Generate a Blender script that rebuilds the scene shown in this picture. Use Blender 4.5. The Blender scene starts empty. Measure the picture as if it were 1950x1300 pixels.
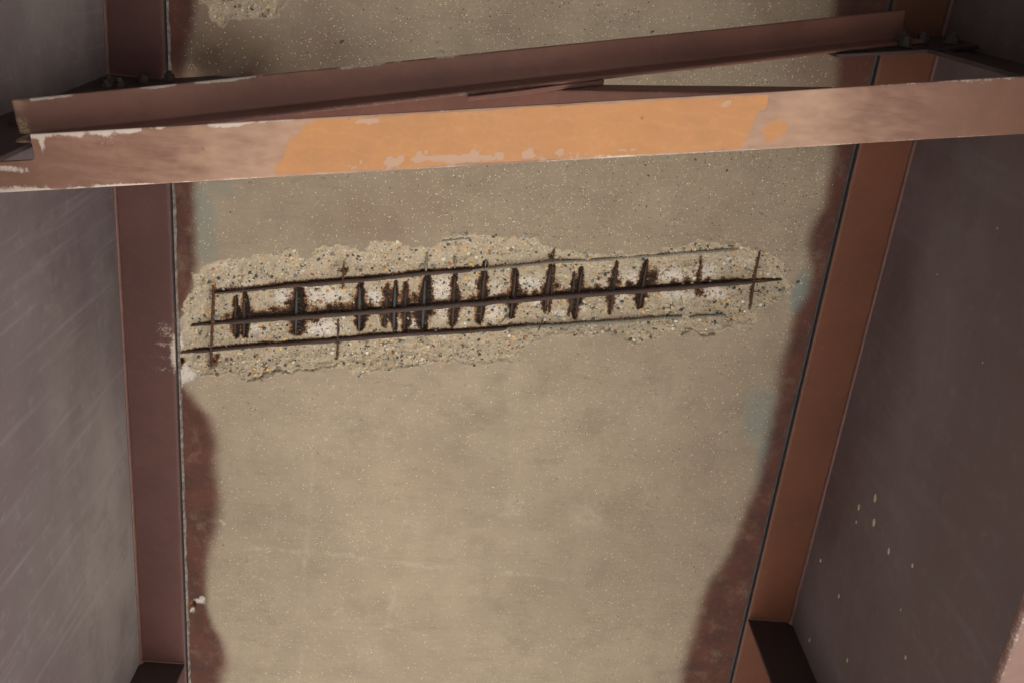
import bpy, bmesh, math, random
import numpy as np
from mathutils import Vector, Matrix

rnd = random.Random(7)
rng = np.random.default_rng(11)
S = bpy.context.scene
COL = S.collection

# ------------------------------------------------------------------ camera
FPX = 1872.0                                   # focal length in photo pixels (photo is 1950 wide)
_z = np.array([-32.0, -787.0, FPX]); _l = np.array([-490.0, 4475.0, FPX])
CZ = _z / np.linalg.norm(_z)
CY = _l - CZ * (_l @ CZ); CY /= np.linalg.norm(CY)
CX = np.cross(CY, CZ)
R = np.array([CX, CY, CZ])                     # photo axes (right, down, forward) -> world
cam_d = bpy.data.cameras.new('camera')
cam = bpy.data.objects.new('camera', cam_d); COL.objects.link(cam)
cam_d.sensor_width = 36.0
cam_d.lens = 36.0 * FPX / 1950.0
cam_d.clip_start = 0.05; cam_d.clip_end = 2000.0
mr = R[:, 0]; md = R[:, 1]; mf = R[:, 2]
cam.matrix_world = Matrix(((mr[0], -md[0], -mf[0], 0), (mr[1], -md[1], -mf[1], 0), (mr[2], -md[2], -mf[2], 0), (0, 0, 0, 1)))
S.camera = cam

# ------------------------------------------------------------------ light
SUN_EL = math.radians(35); SUN_AZ = math.radians(-28)      # azimuth measured from +X towards +Y
W = bpy.data.worlds.new('World'); S.world = W; W.use_nodes = True
nt = W.node_tree
bg = nt.nodes['Background']
sky = nt.nodes.new('ShaderNodeTexSky'); sky.sky_type = 'NISHITA'; sky.sun_disc = False
sky.sun_elevation = SUN_EL; sky.sun_rotation = math.pi / 2 - SUN_AZ
nt.links.new(sky.outputs[0], bg.inputs[0]); bg.inputs[1].default_value = 0.12
sd = bpy.data.lights.new('sun', 'SUN'); sd.energy = 5.0; sd.angle = math.radians(0.5); sd.color = (1, 0.95, 0.87)
sun = bpy.data.objects.new('sun', sd); COL.objects.link(sun)
dirs = Vector((math.cos(SUN_EL) * math.cos(SUN_AZ), math.cos(SUN_EL) * math.sin(SUN_AZ), math.sin(SUN_EL)))
sun.rotation_euler = dirs.to_track_quat('Z', 'Y').to_euler(); sun.location = dirs * 30
S.view_settings.view_transform = 'Standard'; S.view_settings.look = 'None'
S.view_settings.gamma = 1.0; S.view_settings.use_curve_mapping = False
S.view_settings.exposure = 2.70

# ------------------------------------------------------------------ measuring helpers
def ray(px, py): return R @ np.array([px - 975.0, py - 650.0, FPX])
def at(px, py, z):
    w = ray(px, py); return w * z / w[2]
H = 2.90                                       # soffit height above the camera
FZ = 2.87                                      # underside of the top flanges
XL, XR = -0.891, 1.121                         # inner edges of the top flanges
WL, WR = -1.053, 1.283                         # inner faces of the webs
GB = 1.535                                     # underside of the bottom flanges
SK = -0.16                                     # skew of the cross frame

def P2(pts, z=H):
    return np.array([at(x, y, z)[:2] for x, y in pts])

# value noise on numpy arrays
def _lat(ix, iy, seed):
    h = (ix.astype(np.int64) * 374761393 + iy.astype(np.int64) * 668265263 + seed * 2147483647) & 0xffffffff
    h = ((h ^ (h >> 13)) * 1274126177) & 0xffffffff
    return ((h ^ (h >> 16)) & 0xffff) / 65535.0
def vn(x, y, seed=0):
    ix = np.floor(x); iy = np.floor(y); fx = x - ix; fy = y - iy
    fx = fx * fx * (3 - 2 * fx); fy = fy * fy * (3 - 2 * fy)
    a = _lat(ix, iy, seed); b = _lat(ix + 1, iy, seed); c = _lat(ix, iy + 1, seed); d = _lat(ix + 1, iy + 1, seed)
    return (a * (1 - fx) + b * fx) * (1 - fy) + (c * (1 - fx) + d * fx) * fy
def fbm(x, y, sc, seed=0, oct=4):
    v = 0; a = 1; t = 0
    for k in range(oct):
        v = v + a * vn(x * sc * 2 ** k + 17.3 * k, y * sc * 2 ** k - 9.1 * k, seed + k); t += a; a *= 0.55
    return v / t
def sstep(a, b, x):
    t = np.clip((x - a) / (b - a), 0, 1); return t * t * (3 - 2 * t)
def seg_dist(X, Y, a, b):
    d = b - a; L = d @ d + 1e-12
    t = np.clip(((X - a[0]) * d[0] + (Y - a[1]) * d[1]) / L, 0, 1)
    return np.hypot(X - a[0] - t * d[0], Y - a[1] - t * d[1]), t
def line_dist(X, Y, pts):
    r = np.full(X.shape, 9.0)
    for a, b in zip(pts[:-1], pts[1:]):
        r = np.minimum(r, seg_dist(X, Y, a, b)[0])
    return r
def poly_sd(X, Y, pts):
    """signed distance, positive inside"""
    lo = pts.min(0) - 0.3; hi = pts.max(0) + 0.3
    out = np.full(X.shape, -9.0)
    m = (X > lo[0]) & (X < hi[0]) & (Y > lo[1]) & (Y < hi[1])
    x = X[m]; y = Y[m]
    ins = np.zeros(x.shape, bool)
    n = len(pts)
    for i in range(n):
        a = pts[i]; b = pts[(i + 1) % n]
        c = ((a[1] > y) != (b[1] > y))
        xi = (b[0] - a[0]) * (y - a[1]) / (b[1] - a[1] + 1e-12) + a[0]
        ins ^= c & (x < xi)
    d = line_dist(x, y, np.vstack([pts, pts[:1]]))
    out[m] = np.where(ins, d, -d)
    return out

# ------------------------------------------------------------------ object helpers
def tag(o, label=None, cat=None, group=None, kind=None):
    if label: o['label'] = label
    if cat: o['category'] = cat
    if group: o['group'] = group
    if kind: o['kind'] = kind
    return o
def empty(name, loc, label, cat, group=None):
    o = bpy.data.objects.new(name, None); COL.objects.link(o); o.location = loc
    o.empty_display_size = 0.1
    bpy.context.view_layer.update()
    return tag(o, label, cat, group)
def link(name, me, mats, parent=None, smooth=False):
    o = bpy.data.objects.new(name, me); COL.objects.link(o)
    for m in (mats if isinstance(mats, (list, tuple)) else [mats]): me.materials.append(m)
    if smooth: me.polygons.foreach_set('use_smooth', [True] * len(me.polygons))
    if parent:
        o.parent = parent
        if parent.parent is None: o.location = -parent.location
    return o
def np_mesh(name, V, F, attrs=None, cols=None):
    me = bpy.data.meshes.new(name)
    V = np.asarray(V, np.float32); F = np.asarray(F, np.int32); k = F.shape[1]
    me.vertices.add(len(V)); me.vertices.foreach_set('co', V.ravel())
    me.loops.add(F.size); me.loops.foreach_set('vertex_index', F.ravel())
    me.polygons.add(len(F)); me.polygons.foreach_set('loop_start', np.arange(0, F.size, k, dtype=np.int32))
    me.polygons.foreach_set('loop_total', np.full(len(F), k, np.int32))
    me.update(calc_edges=True)
    for n, a in (attrs or {}).items():
        t = me.attributes.new(n, 'FLOAT', 'POINT'); t.data.foreach_set('value', np.asarray(a, np.float32).ravel())
    for n, a in (cols or {}).items():
        t = me.attributes.new(n, 'FLOAT_COLOR', 'POINT'); t.data.foreach_set('color', np.asarray(a, np.float32).ravel())
    me.validate()
    return me
def grid_faces(nr, nc, close=False):
    i = np.arange(nr - 1)[:, None]; j = np.arange(nc if close else nc - 1)[None]
    a = i * nc + j; b = i * nc + (j + 1) % nc
    return np.stack([a, b, b + nc, a + nc], -1).reshape(-1, 4)
def box_bm(bm, x0, x1, y0, y1, z0, z1, shear=0.0):
    vs = [bm.verts.new((x, y + shear * x, z)) for x in (x0, x1) for y in (y0, y1) for z in (z0, z1)]
    for f in ((0, 1, 3, 2), (4, 6, 7, 5), (0, 4, 5, 1), (2, 3, 7, 6), (0, 2, 6, 4), (1, 5, 7, 3)):
        bm.faces.new([vs[k] for k in f])
def box(name, mat, parent, x0, x1, y0, y1, z0, z1, bev=0.0, shear=0.0):
    bm = bmesh.new(); box_bm(bm, x0, x1, y0, y1, z0, z1, shear)
    bmesh.ops.recalc_face_normals(bm, faces=bm.faces)
    if bev: bmesh.ops.bevel(bm, geom=bm.edges[:], offset=bev, segments=2, affect='EDGES', profile=0.5)
    me = bpy.data.meshes.new(name); bm.to_mesh(me); bm.free()
    return link(name, me, mat, parent)

# ------------------------------------------------------------------ node helpers
class N:
    def __init__(s, name):
        s.m = bpy.data.materials.new(name); s.m.use_nodes = True
        s.t = s.m.node_tree; s.b = s.t.nodes['Principled BSDF']
    def n(s, t, **kw):
        x = s.t.nodes.new(t)
        for k, v in kw.items(): setattr(x, k, v)
        return x
    def set(s, sock, v):
        if isinstance(v, bpy.types.NodeSocket): s.t.links.new(v, sock)
        elif isinstance(v, (tuple, list)): sock.default_value = tuple(v) if len(v) == len(sock.default_value) else (*v, 1)
        else: sock.default_value = v
    def math(s, op, a, b=0.0, c=0.0, clamp=False):
        x = s.n('ShaderNodeMath', operation=op, use_clamp=clamp); s.set(x.inputs[0], a); s.set(x.inputs[1], b)
        if op == 'MULTIPLY_ADD': s.set(x.inputs[2], c)
        return x.outputs[0]
    def mix(s, f, a, b, mode='MIX'):
        x = s.n('ShaderNodeMix', data_type='RGBA', blend_type=mode)
        s.set(x.inputs[0], f); s.set(x.inputs[6], a); s.set(x.inputs[7], b); return x.outputs[2]
    def attr(s, name, col=False):
        x = s.n('ShaderNodeAttribute'); x.attribute_name = name
        return x.outputs['Color'] if col else x.outputs['Fac']
    def coord(s, scale=(1, 1, 1), rot=(0, 0, 0)):
        c = s.n('ShaderNodeTexCoord'); m = s.n('ShaderNodeMapping')
        m.inputs['Scale'].default_value = scale; m.inputs['Rotation'].default_value = rot
        s.t.links.new(c.outputs['Object'], m.inputs[0]); return m.outputs[0]
    def noise(s, v, sc, det=4, rough=0.55, col=False):
        x = s.n('ShaderNodeTexNoise'); s.set(x.inputs['Vector'], v); x.inputs['Scale'].default_value = sc
        x.inputs['Detail'].default_value = det; x.inputs['Roughness'].default_value = rough
        return x.outputs['Color' if col else 'Fac']
    def voro(s, v, sc, rnd=1.0):
        x = s.n('ShaderNodeTexVoronoi'); s.set(x.inputs['Vector'], v); x.inputs['Scale'].default_value = sc
        x.inputs['Randomness'].default_value = rnd
        return x.outputs['Distance'], x.outputs['Color']
    def step(s, v, a, b):
        x = s.n('ShaderNodeMapRange', interpolation_type='SMOOTHSTEP'); s.set(x.inputs[0], v)
        s.set(x.inputs[1], a); s.set(x.inputs[2], b); return x.outputs[0]
    def ramp(s, v, stops):
        x = s.n('ShaderNodeValToRGB'); s.set(x.inputs[0], v); e = x.color_ramp.elements
        while len(e) < len(stops): e.new(0.5)
        for k, (p, c) in enumerate(stops): e[k].position = p; e[k].color = (*c, 1)
        return x.outputs[0]
    def sep(s, c):
        x = s.n('ShaderNodeSeparateColor'); s.set(x.inputs[0], c); return x.outputs
    def bump(s, h, st, dist):
        x = s.n('ShaderNodeBump'); s.set(x.inputs['Height'], h); x.inputs['Strength'].default_value = st
        x.inputs['Distance'].default_value = dist; s.t.links.new(x.outputs[0], s.b.inputs['Normal'])
    def out(s, col, rough=0.8, spec=0.4):
        s.set(s.b.inputs['Base Color'], col); s.set(s.b.inputs['Roughness'], rough)
        s.b.inputs['Specular IOR Level'].default_value = spec
        return s.m

# paint colours
BROWN_L = (0.104, 0.047, 0.045)
BROWN_R = (0.158, 0.060, 0.036)

def m_soffit():
    k = N('soffit_concrete')
    c = k.coord()
    big = k.noise(c, 1.7, 3); mid = k.noise(c, 9, 4)
    col = k.mix(k.step(big, .3, .7), (.385, .322, .25), (.322, .267, .21))
    col = k.mix(k.math('MULTIPLY', k.step(mid, .35, .75), .35), col, (.26, .215, .17))
    pm = k.step(k.noise(c, 4.5, 4, .6), .42, .62)
    gr = k.noise(k.coord((4, 34, 1), (0, 0, 0.05)), 2.6, 6, .7)                # board grain across the bay, in patches
    col = k.mix(k.math('MULTIPLY', k.step(gr, .48, .72), k.math('MULTIPLY_ADD', pm, .38, .10)), col, (.225, .185, .145))
    gr2 = k.noise(k.coord((5, 22, 1), (0, 0, -0.06)), 7, 5, .7)
    col = k.mix(k.math('MULTIPLY', k.step(gr2, .5, .74), k.math('MULTIPLY_ADD', pm, -.25, .42)), col, (.43, .375, .305))
    st = k.noise(c, 6, 8, .72)
    col = k.mix(k.math('MULTIPLY', k.step(st, .5, .68), .38), col, (.215, .175, .145))
    st2 = k.noise(k.coord((1.4, 3.2, 1), (0, 0, .5)), 3.2, 7, .7)
    col = k.mix(k.math('MULTIPLY', k.step(st2, .54, .7), .3), col, (.235, .185, .155))
    col = k.mix(k.math('MULTIPLY', k.step(k.noise(c, 22, 6, .75), .56, .74), .35), col, (.45, .40, .33))
    fine = k.noise(c, 240, 3, .7)
    col = k.mix(k.math('MULTIPLY', k.step(fine, .42, .68), .42), col, (.22, .19, .15))
    col = k.mix(k.attr('smudge'), col, (.17, .115, .09))
    col = k.mix(k.math('MULTIPLY', k.attr('mark'), k.step(k.noise(c, 40, 5, .7), .35, .6)), col, (.5, .46, .39))
    col = k.mix(k.attr('blue'), col, (.215, .245, .235))
    # brown overspray next to the flanges
    pn = k.noise(c, 210, 5, .8)
    pa = k.math('ADD', k.attr('paint'), k.math('MULTIPLY', k.math('SUBTRACT', pn, .5), .55))
    pa = k.math('MULTIPLY', k.step(pa, .05, .95), k.math('MULTIPLY_ADD', k.step(k.noise(c, 14, 6, .7), .5, .75), -.22, .97))
    pcol = k.mix(k.step(k.noise(c, 12, 4), .35, .7), (.105, .040, .032), (.072, .032, .028))
    pcol = k.mix(k.math('MULTIPLY', k.step(k.noise(c, 45, 7, .75), .55, .72), .4), pcol, (.2, .14, .12))
    col = k.mix(pa, col, pcol)
    # sand grains showing
    fk = k.attr('fleck')
    for sc, w, thr, pal in ((120, .22, .86, 0), (230, .34, .80, 0), (130, .24, .94, 1), (75, .18, .955, 0)):
        d, cc = k.voro(c, sc)
        r = k.sep(cc)
        on = k.math('GREATER_THAN', k.math('MULTIPLY_ADD', fk, .24, r[0]), thr + .17)
        sz = k.math('LESS_THAN', d, k.math('MULTIPLY_ADD', r[2], w * .7, w * .45))
        if pal: fc = k.mix(r[1], (.06, .06, .06), (.16, .1, .07))
        else: fc = k.ramp(r[1], [(0, (.5, .42, .3)), (.35, (.62, .5, .32)), (.6, (.68, .62, .5)), (.85, (.48, .34, .2)), (1, (.8, .78, .72))])
        col = k.mix(k.math('MULTIPLY', k.math('MULTIPLY', on, sz), k.math('MULTIPLY_ADD', pa, -.95, .95)), col, fc)
    # broken concrete
    sp = k.attr('spall')
    mt = k.mix(k.step(k.noise(c, 35, 5, .7), .3, .7), (.44, .38, .30), (.35, .30, .235))
    d, cc = k.voro(c, 150); r = k.sep(cc)
    pc = k.ramp(r[1], [(0, (.10, .12, .11)), (.12, (.42, .36, .27)), (.45, (.55, .45, .3)), (.6, (.6, .54, .45)), (.75, (.45, .3, .2)), (.8, (.4, .36, .3)), (.9, (.62, .46, .22)), (.95, (.2, .2, .18)), (1, (.7, .67, .6))])
    on = k.math('MULTIPLY', k.math('GREATER_THAN', r[0], .35), k.math('LESS_THAN', d, .45))
    mt = k.mix(k.math('MULTIPLY', on, .8), mt, pc)
    col = k.mix(sp, col, mt)
    wn = k.noise(c, 90, 6, .8)
    wa = k.math('ADD', k.attr('white'), k.math('MULTIPLY', k.math('SUBTRACT', wn, .5), 3.0))
    col = k.mix(k.math('MULTIPLY', k.math('MULTIPLY', k.step(wa, -.05, .8), k.step(k.attr('white'), .03, .35)), k.math('MULTIPLY_ADD', k.step(k.noise(c, 160, 5, .8), .4, .65), .35, .6)), col, (.68, .65, .63))
    # rust
    rn = k.noise(c, 95, 6, .78); rn2 = k.noise(c, 230, 3, .7)
    ra = k.math('ADD', k.attr('rust'), k.math('ADD', k.math('MULTIPLY', k.math('SUBTRACT', rn, .5), 2.0), k.math('MULTIPLY', k.math('SUBTRACT', rn2, .5), .7)))
    col = k.mix(k.math('MULTIPLY', k.step(ra, .22, .42), .9), col, k.mix(k.step(rn2, .4, .6), (.27, .115, .04), (.12, .05, .022)))
    col = k.mix(k.step(ra, .50, .64), col, (.036, .021, .016))
    col = k.mix(k.step(ra, .95, 1.2), col, (.014, .011, .011))
    h = k.math('ADD', k.math('MULTIPLY', fine, .4), k.math('MULTIPLY', k.noise(c, 70, 4, .7), k.math('MULTIPLY_ADD', sp, 1.5, .2)))
    k.bump(h, .55, .003)
    return k.out(col, .88, .25)

def m_paint(name, base, dusty=.0, rough=.42, streak=None, chalk=True, dust=(.27, .235, .22)):
    """painted steel; attributes chalk / orange / wear where the mesh carries them"""
    k = N(name); c = k.coord()
    b2 = tuple(v * .72 for v in base)
    col = k.mix(k.step(k.noise(c, 2.5, 4), .3, .7), base, b2)
    col = k.mix(k.math('MULTIPLY', k.step(k.noise(c, 30, 5, .7), .5, .8), .25), col, tuple(min(1, v * 1.5 + .01) for v in base))
    if dusty:
        dn = k.noise(k.coord((1, .55, 1)), 1.6, 5, .6)
        col = k.mix(k.math('MULTIPLY', k.step(dn, .25, .75), dusty), col, dust)
    col = k.mix(k.math('MULTIPLY', k.step(k.noise(c, 8, 8, .7), .5, .7), .35), col, tuple(v * .6 for v in base))
    if dusty:      # by height: the web blends towards its base colour lower down
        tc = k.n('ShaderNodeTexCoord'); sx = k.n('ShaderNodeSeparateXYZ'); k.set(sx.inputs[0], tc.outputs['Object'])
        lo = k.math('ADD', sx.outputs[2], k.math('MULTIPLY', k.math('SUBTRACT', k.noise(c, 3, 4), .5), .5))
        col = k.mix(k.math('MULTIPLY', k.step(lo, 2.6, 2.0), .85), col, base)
    if dusty:
        col = k.mix(k.math('MULTIPLY', k.step(k.noise(c, 4, 8, .7), .48, .7), .3), col, tuple(v * .62 for v in dust))
        col = k.mix(k.math('MULTIPLY', k.step(k.noise(c, 26, 6, .75), .52, .72), .18), col, tuple(v * 1.25 for v in dust))
    if streak:
        rot, sc, amt, scol = streak
        s1 = k.noise(k.coord(sc, rot), 3.0, 6, .62)
        col = k.mix(k.math('MULTIPLY', k.step(s1, .5, .78), amt), col, scol)
        s2 = k.noise(k.coord(sc, rot), 8.0, 4, .62)
        col = k.mix(k.math('MULTIPLY', k.step(s2, .55, .8), amt * .7), col, b2)
    rg = rough
    if chalk:
        n1 = k.noise(c, 38, 6, .7); n2 = k.noise(c, 160, 4, .7)
        ch = k.math('ADD', k.attr('chalk'), k.math('MULTIPLY', k.math('SUBTRACT', n1, .5), .7))
        ccol = k.mix(k.step(k.noise(k.coord((1.2, 6, 3)), 9, 5, .65), .3, .7), (.235, .138, .108), (.155, .078, .062))
        ccol = k.mix(k.step(k.attr('chalk'), .7, 1.5), ccol, (.40, .265, .195))
        col = k.mix(k.step(ch, .2, .85), col, ccol)
        og = k.math('ADD', k.attr('orange'), k.math('ADD', k.math('MULTIPLY', k.math('SUBTRACT', n1, .5), .5), k.math('MULTIPLY', k.math('SUBTRACT', n2, .5), .3)))
        ocol = k.mix(k.step(k.noise(c, 7, 4), .3, .7), (.42, .205, .090), (.375, .190, .092))
        ocol = k.mix(k.math('MULTIPLY', k.step(k.noise(k.coord((1.5, 3, 3)), 11, 7, .7), .48, .68), .4), ocol, (.33, .175, .09))
        ocol = k.mix(k.math('MULTIPLY', k.step(k.noise(c, 48, 6, .75), .5, .68), .3), ocol, (.46, .27, .16))
        sw = k.n('ShaderNodeTexWave', wave_type='BANDS', bands_direction='Y'); k.set(sw.inputs['Vector'], c)
        sw.inputs['Scale'].default_value = 9; sw.inputs['Distortion'].default_value = 7; sw.inputs['Detail'].default_value = 3
        sw.inputs['Detail Scale'].default_value = 1.2
        ocol = k.mix(k.math('MULTIPLY', k.step(sw.outputs['Fac'], .8, 1.), .10), ocol, (.50, .27, .13))
        col = k.mix(k.step(og, .38, .62), col, ocol)
        dk = k.voro(c, 28); r = k.sep(dk[1])
        spt = k.math('MULTIPLY', k.math('GREATER_THAN', r[0], .86), k.math('LESS_THAN', dk[0], k.math('MULTIPLY', r[1], .14)))
        col = k.mix(k.math('MULTIPLY', spt, .4), col, (.12, .07, .05))
        we = k.math('ADD', k.attr('wear'), k.math('ADD', k.math('MULTIPLY', k.math('SUBTRACT', n1, .5), 1.2), k.math('MULTIPLY', k.math('SUBTRACT', n2, .5), 1.5)))
        col = k.mix(k.math('MULTIPLY', k.step(we, .45, 1.0), .85), col, (.50, .44, .41))
        ru = k.math('ADD', k.attr('rusty'), k.math('ADD', k.math('MULTIPLY', k.math('SUBTRACT', n1, .5), .8), k.math('MULTIPLY', k.math('SUBTRACT', n2, .5), .6)))
        col = k.mix(k.math('MULTIPLY', k.step(ru, .5, .8), .85), col, k.mix(k.step(n2, .4, .6), (.30, .16, .08), (.42, .33, .24)))
        rg = k.math('MULTIPLY_ADD', k.attr('chalk'), .25, rough)
    k.bump(k.noise(c, 55, 5, .6), .12, .002)
    return k.out(col, rg, .35)

def m_steel(name, base, rust=(.10, .04, .02), amt=.5, rough=.7, sc=70):
    k = N(name); c = k.coord()
    col = k.mix(k.math('MULTIPLY', k.step(k.noise(c, sc, 5, .7), .42, .66), amt), base, rust)
    col = k.mix(k.math('MULTIPLY', k.step(k.noise(c, 260, 3, .7), .5, .7), .4), col, tuple(v * .5 for v in base))
    k.bump(k.noise(c, 300, 3), .4, .001)
    return k.out(col, rough, .3)

def m_pebble():
    k = N('pebble'); c = k.coord()
    col = k.attr('tint', True)
    col = k.mix(k.math('MULTIPLY', k.step(k.noise(c, 400, 3), .4, .7), .3), col, (.2, .18, .15))
    return k.out(col, .6, .4)
def m_flat(name, c1, c2, sc=5, rough=.9, bump=0.0, stretch=(1, 1, 1)):
    k = N(name); c = k.coord(stretch)
    n = k.noise(c, sc, 6, .65)
    if bump: k.bump(n, bump, .01)
    return k.out(k.mix(k.step(n, .3, .7), c1, c2), rough, .3)

M_soffit = m_soffit()
M_flL = m_paint('flange_paint_plum', BROWN_L, rough=.5)
M_flR = m_paint('flange_paint_red_brown', BROWN_R, rough=.45)
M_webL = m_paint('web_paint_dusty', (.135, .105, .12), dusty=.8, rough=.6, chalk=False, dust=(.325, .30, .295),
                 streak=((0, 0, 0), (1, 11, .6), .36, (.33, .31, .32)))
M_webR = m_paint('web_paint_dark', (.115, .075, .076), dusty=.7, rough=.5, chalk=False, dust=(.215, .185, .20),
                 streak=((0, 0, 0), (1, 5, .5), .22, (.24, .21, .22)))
M_strut = m_paint('strut_paint', (.22, .115, .085), rough=.5)
M_diag = m_paint('diagonal_paint', (.23, .108, .088), rough=.5)
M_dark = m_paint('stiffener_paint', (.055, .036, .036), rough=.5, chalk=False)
M_chalk = m_paint('bottom_flange_paint', (.19, .12, .11), rough=.7)
M_edge = m_flat('flange_edge_primer', (.055, .05, .058), (.075, .068, .072), 60, .6)
M_weld = m_flat('weld_paint', (.17, .09, .08), (.13, .07, .065), 30, .45)
M_barR = m_steel('rusty_bar', (.062, .046, .044), (.11, .05, .03), .5)
M_barD = m_steel('dark_wire', (.075, .035, .025), (.12, .055, .03), .5)
M_barG = m_steel('grey_bar', (.18, .175, .155), (.30, .265, .205), .6, .75, 45)
M_barB = m_steel('blue_grey_bar', (.072, .078, .082), (.08, .04, .025), .65)
M_peb = m_pebble()
M_grout = m_flat('grout', (.30, .27, .25), (.11, .085, .08), 55, .9, .4)
M_putty = m_flat('grey_sealant', (.055, .055, .062), (.08, .078, .08), 40, .7)
M_ground = m_flat('ground_gravel', (.40, .37, .32), (.30, .275, .235), 3, .95)
M_blocker = m_flat('light_blocker_grey', (.15, .145, .145), (.11, .105, .105), 2, .95)  # grey of the added wall that blocks light
M_slab = m_flat('slab_concrete', (.33, .29, .23), (.27, .24, .2), 3, .9)
M_bolt = m_steel('bolt_steel', (.06, .05, .046), (.13, .09, .07), .6)
M_fleck = m_flat('mortar_fleck', (.52, .48, .33), (.42, .38, .27), 60, .9)

# ------------------------------------------------------------------ setting
box('ground', M_ground, None, -400, 400, -400, 400, -2.2, -1.7)['kind'] = 'structure'
box('added_light_blocker', M_blocker, None, -12, 5.5, -3.3, -2.3, -1.7, 2.895, shear=SK)['kind'] = 'structure'  # added wall, out of view, keeps light off from the -Y side

# ------------------------------------------------------------------ deck and its broken soffit
deck = empty('concrete_deck', (0.1, 1.2, H), 'tan concrete deck between the two girders with a long broken patch and rusty bars showing', 'bridge deck')
box('slab', M_slab, deck, -5.2, 2.9, -3.2, 12, H + .075, H + .27)
for x0, x1, n in ((-5.2, -0.90, 0), (1.135, 2.9, 1)):
    box('slab_underside', M_slab, deck, x0, x1, -3.2, 12, H + .002, H + .07)
box('slab_underside', M_slab, deck, -.899, 1.134, 3.01, 12, H, H + .07)
box('slab_underside', M_slab, deck, -.899, 1.134, -3.2, -.31, H, H + .07)

SP1 = P2([(343, 600), (352, 570), (372, 545), (366, 522), (385, 505), (420, 497), (470, 488), (520, 482), (560, 477), (582, 490), (600, 470),
          (640, 462), (690, 476), (703, 456), (740, 459), (790, 468), (835, 466), (840, 452), (880, 445), (940, 447), (1000, 448), (1035, 462),
          (1080, 478), (1130, 484), (1200, 482), (1290, 472), (1325, 459), (1400, 466), (1440, 476), (1470, 480), (1500, 500), (1502, 530),
          (1515, 548), (1488, 562), (1475, 578), (1450, 590), (1437, 612), (1400, 628), (1350, 636), (1290, 630), (1250, 644), (1215, 657),
          (1180, 646), (1130, 638), (1080, 645), (1035, 644), (1003, 656), (985, 682), (945, 690), (900, 700), (860, 688), (800, 696), (750, 706),
          (710, 712), (685, 722), (668, 708), (640, 692), (600, 700), (545, 708), (500, 727), (470, 722), (420, 716), (385, 715), (362, 700),
          (345, 680), (333, 650), (338, 620)])
SP2 = P2([(300, -120), (372, -2), (392, 12), (402, 38), (420, 52), (436, 42), (455, 34), (472, 36), (500, 38), (530, 33), (540, 10), (590, -20), (700, -120)])
def lerpY(p, q): return (P2([p])[0], P2([q])[0])

MID = P2([(363, 621), (430, 615), (500, 609), (560, 605), (620, 601), (700, 595), (800, 587), (900, 579), (1000, 571), (1100, 563), (1180, 557), (1260, 551), (1350, 544), (1436, 538), (1466, 535), (1490, 533)])
UP = P2([(405, 559), (460, 554), (505, 550), (560, 544), (620, 540), (650, 537), (700, 533), (760, 526), (810, 521), (900, 515), (960, 509), (1020, 504), (1060, 499), (1100, 497), (1160, 494), (1200, 490), (1265, 486), (1305, 482), (1350, 479), (1406, 475)])
LO = P2([(345, 671), (400, 667), (437, 663), (500, 658), (570, 653), (620, 650), (700, 643), (800, 635), (880, 632), (965, 626), (1030, 621), (1060, 620), (1100, 617), (1180, 612), (1250, 606), (1298, 604)])
LO2 = P2([(1313, 605), (1345, 602), (1380, 601)])
TOPB = P2([(834, 459.5), (865, 456), (895, 453)])
# cross bars: (x0,y0,x1,y1, half width of the rust in px, strength, kind of bar)
CROSS = [(449, 566, 447, 647, 7, 1.0, ''), (465, 558, 464, 648, 7, 1.15, 'r'), (565, 550, 563, 642, 15, 1.1, 'b'), (685, 541, 684, 635, 9, 1.1, 'b'),
         (738, 543, 732, 628, 9, .75, ''), (753, 538, 749, 634, 6, 1.0, 'b'), (774, 540, 769, 636, 8, .9, ''), (810, 528, 804, 632, 11, 1.1, 'b'),
         (867, 521, 861, 626, 8, .95, 'r'), (925, 499, 914, 621, 8, 1.0, 'r'), (983, 512, 972, 611, 8, 1.0, ''), (1050, 503, 1037, 598, 6, .95, 'r'),
         (1057, 503, 1046, 600, 3, .8, ''), (1095, 522, 1084, 606, 4, .75, ''), (1109, 511, 1095, 612, 7, 1.0, 'r'), (1175, 500, 1162, 603, 6, .8, 'r'),
         (1233, 497, 1217, 592, 8, 1.05, ''), (1337, 490, 1329, 568, 4, .65, 'w')]
BLOB = [(625, 592, 10), (650, 590, 12), (705, 586, 9), (900, 572, 9), (1020, 562, 9), (1140, 552, 8), (1200, 545, 9), (1310, 540, 10), (500, 602, 9), (540, 598, 11), (715, 532, 7), (600, 612, 8), (565, 578, 20), (565, 620, 18), (640, 592, 14), (668, 590, 12), (742, 568, 12), (770, 572, 13), (790, 572, 12), (812, 565, 15), (1043, 552, 15), (1060, 548, 9), (1243, 530, 15), (1240, 541, 12),
        (1335, 560, 9), (1330, 527, 7), (975, 565, 13), (990, 560, 9), (1000, 563, 7), (922, 560, 12), (655, 519, 7), (1050, 490, 7), (405, 690, 9), (412, 682, 7), (455, 600, 10), (475, 600, 10), (520, 598, 12),
        (600, 598, 12), (868, 572, 12), (1105, 552, 11), (1178, 540, 9), (1285, 542, 9), (820, 600, 10), (1100, 540, 10), (685, 575, 13), (806, 612, 12), (430, 606, 6), (335, 690, 9), (563, 635, 10), (748, 560, 11), (1350, 536, 7), (1380, 536, 6)]

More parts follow.
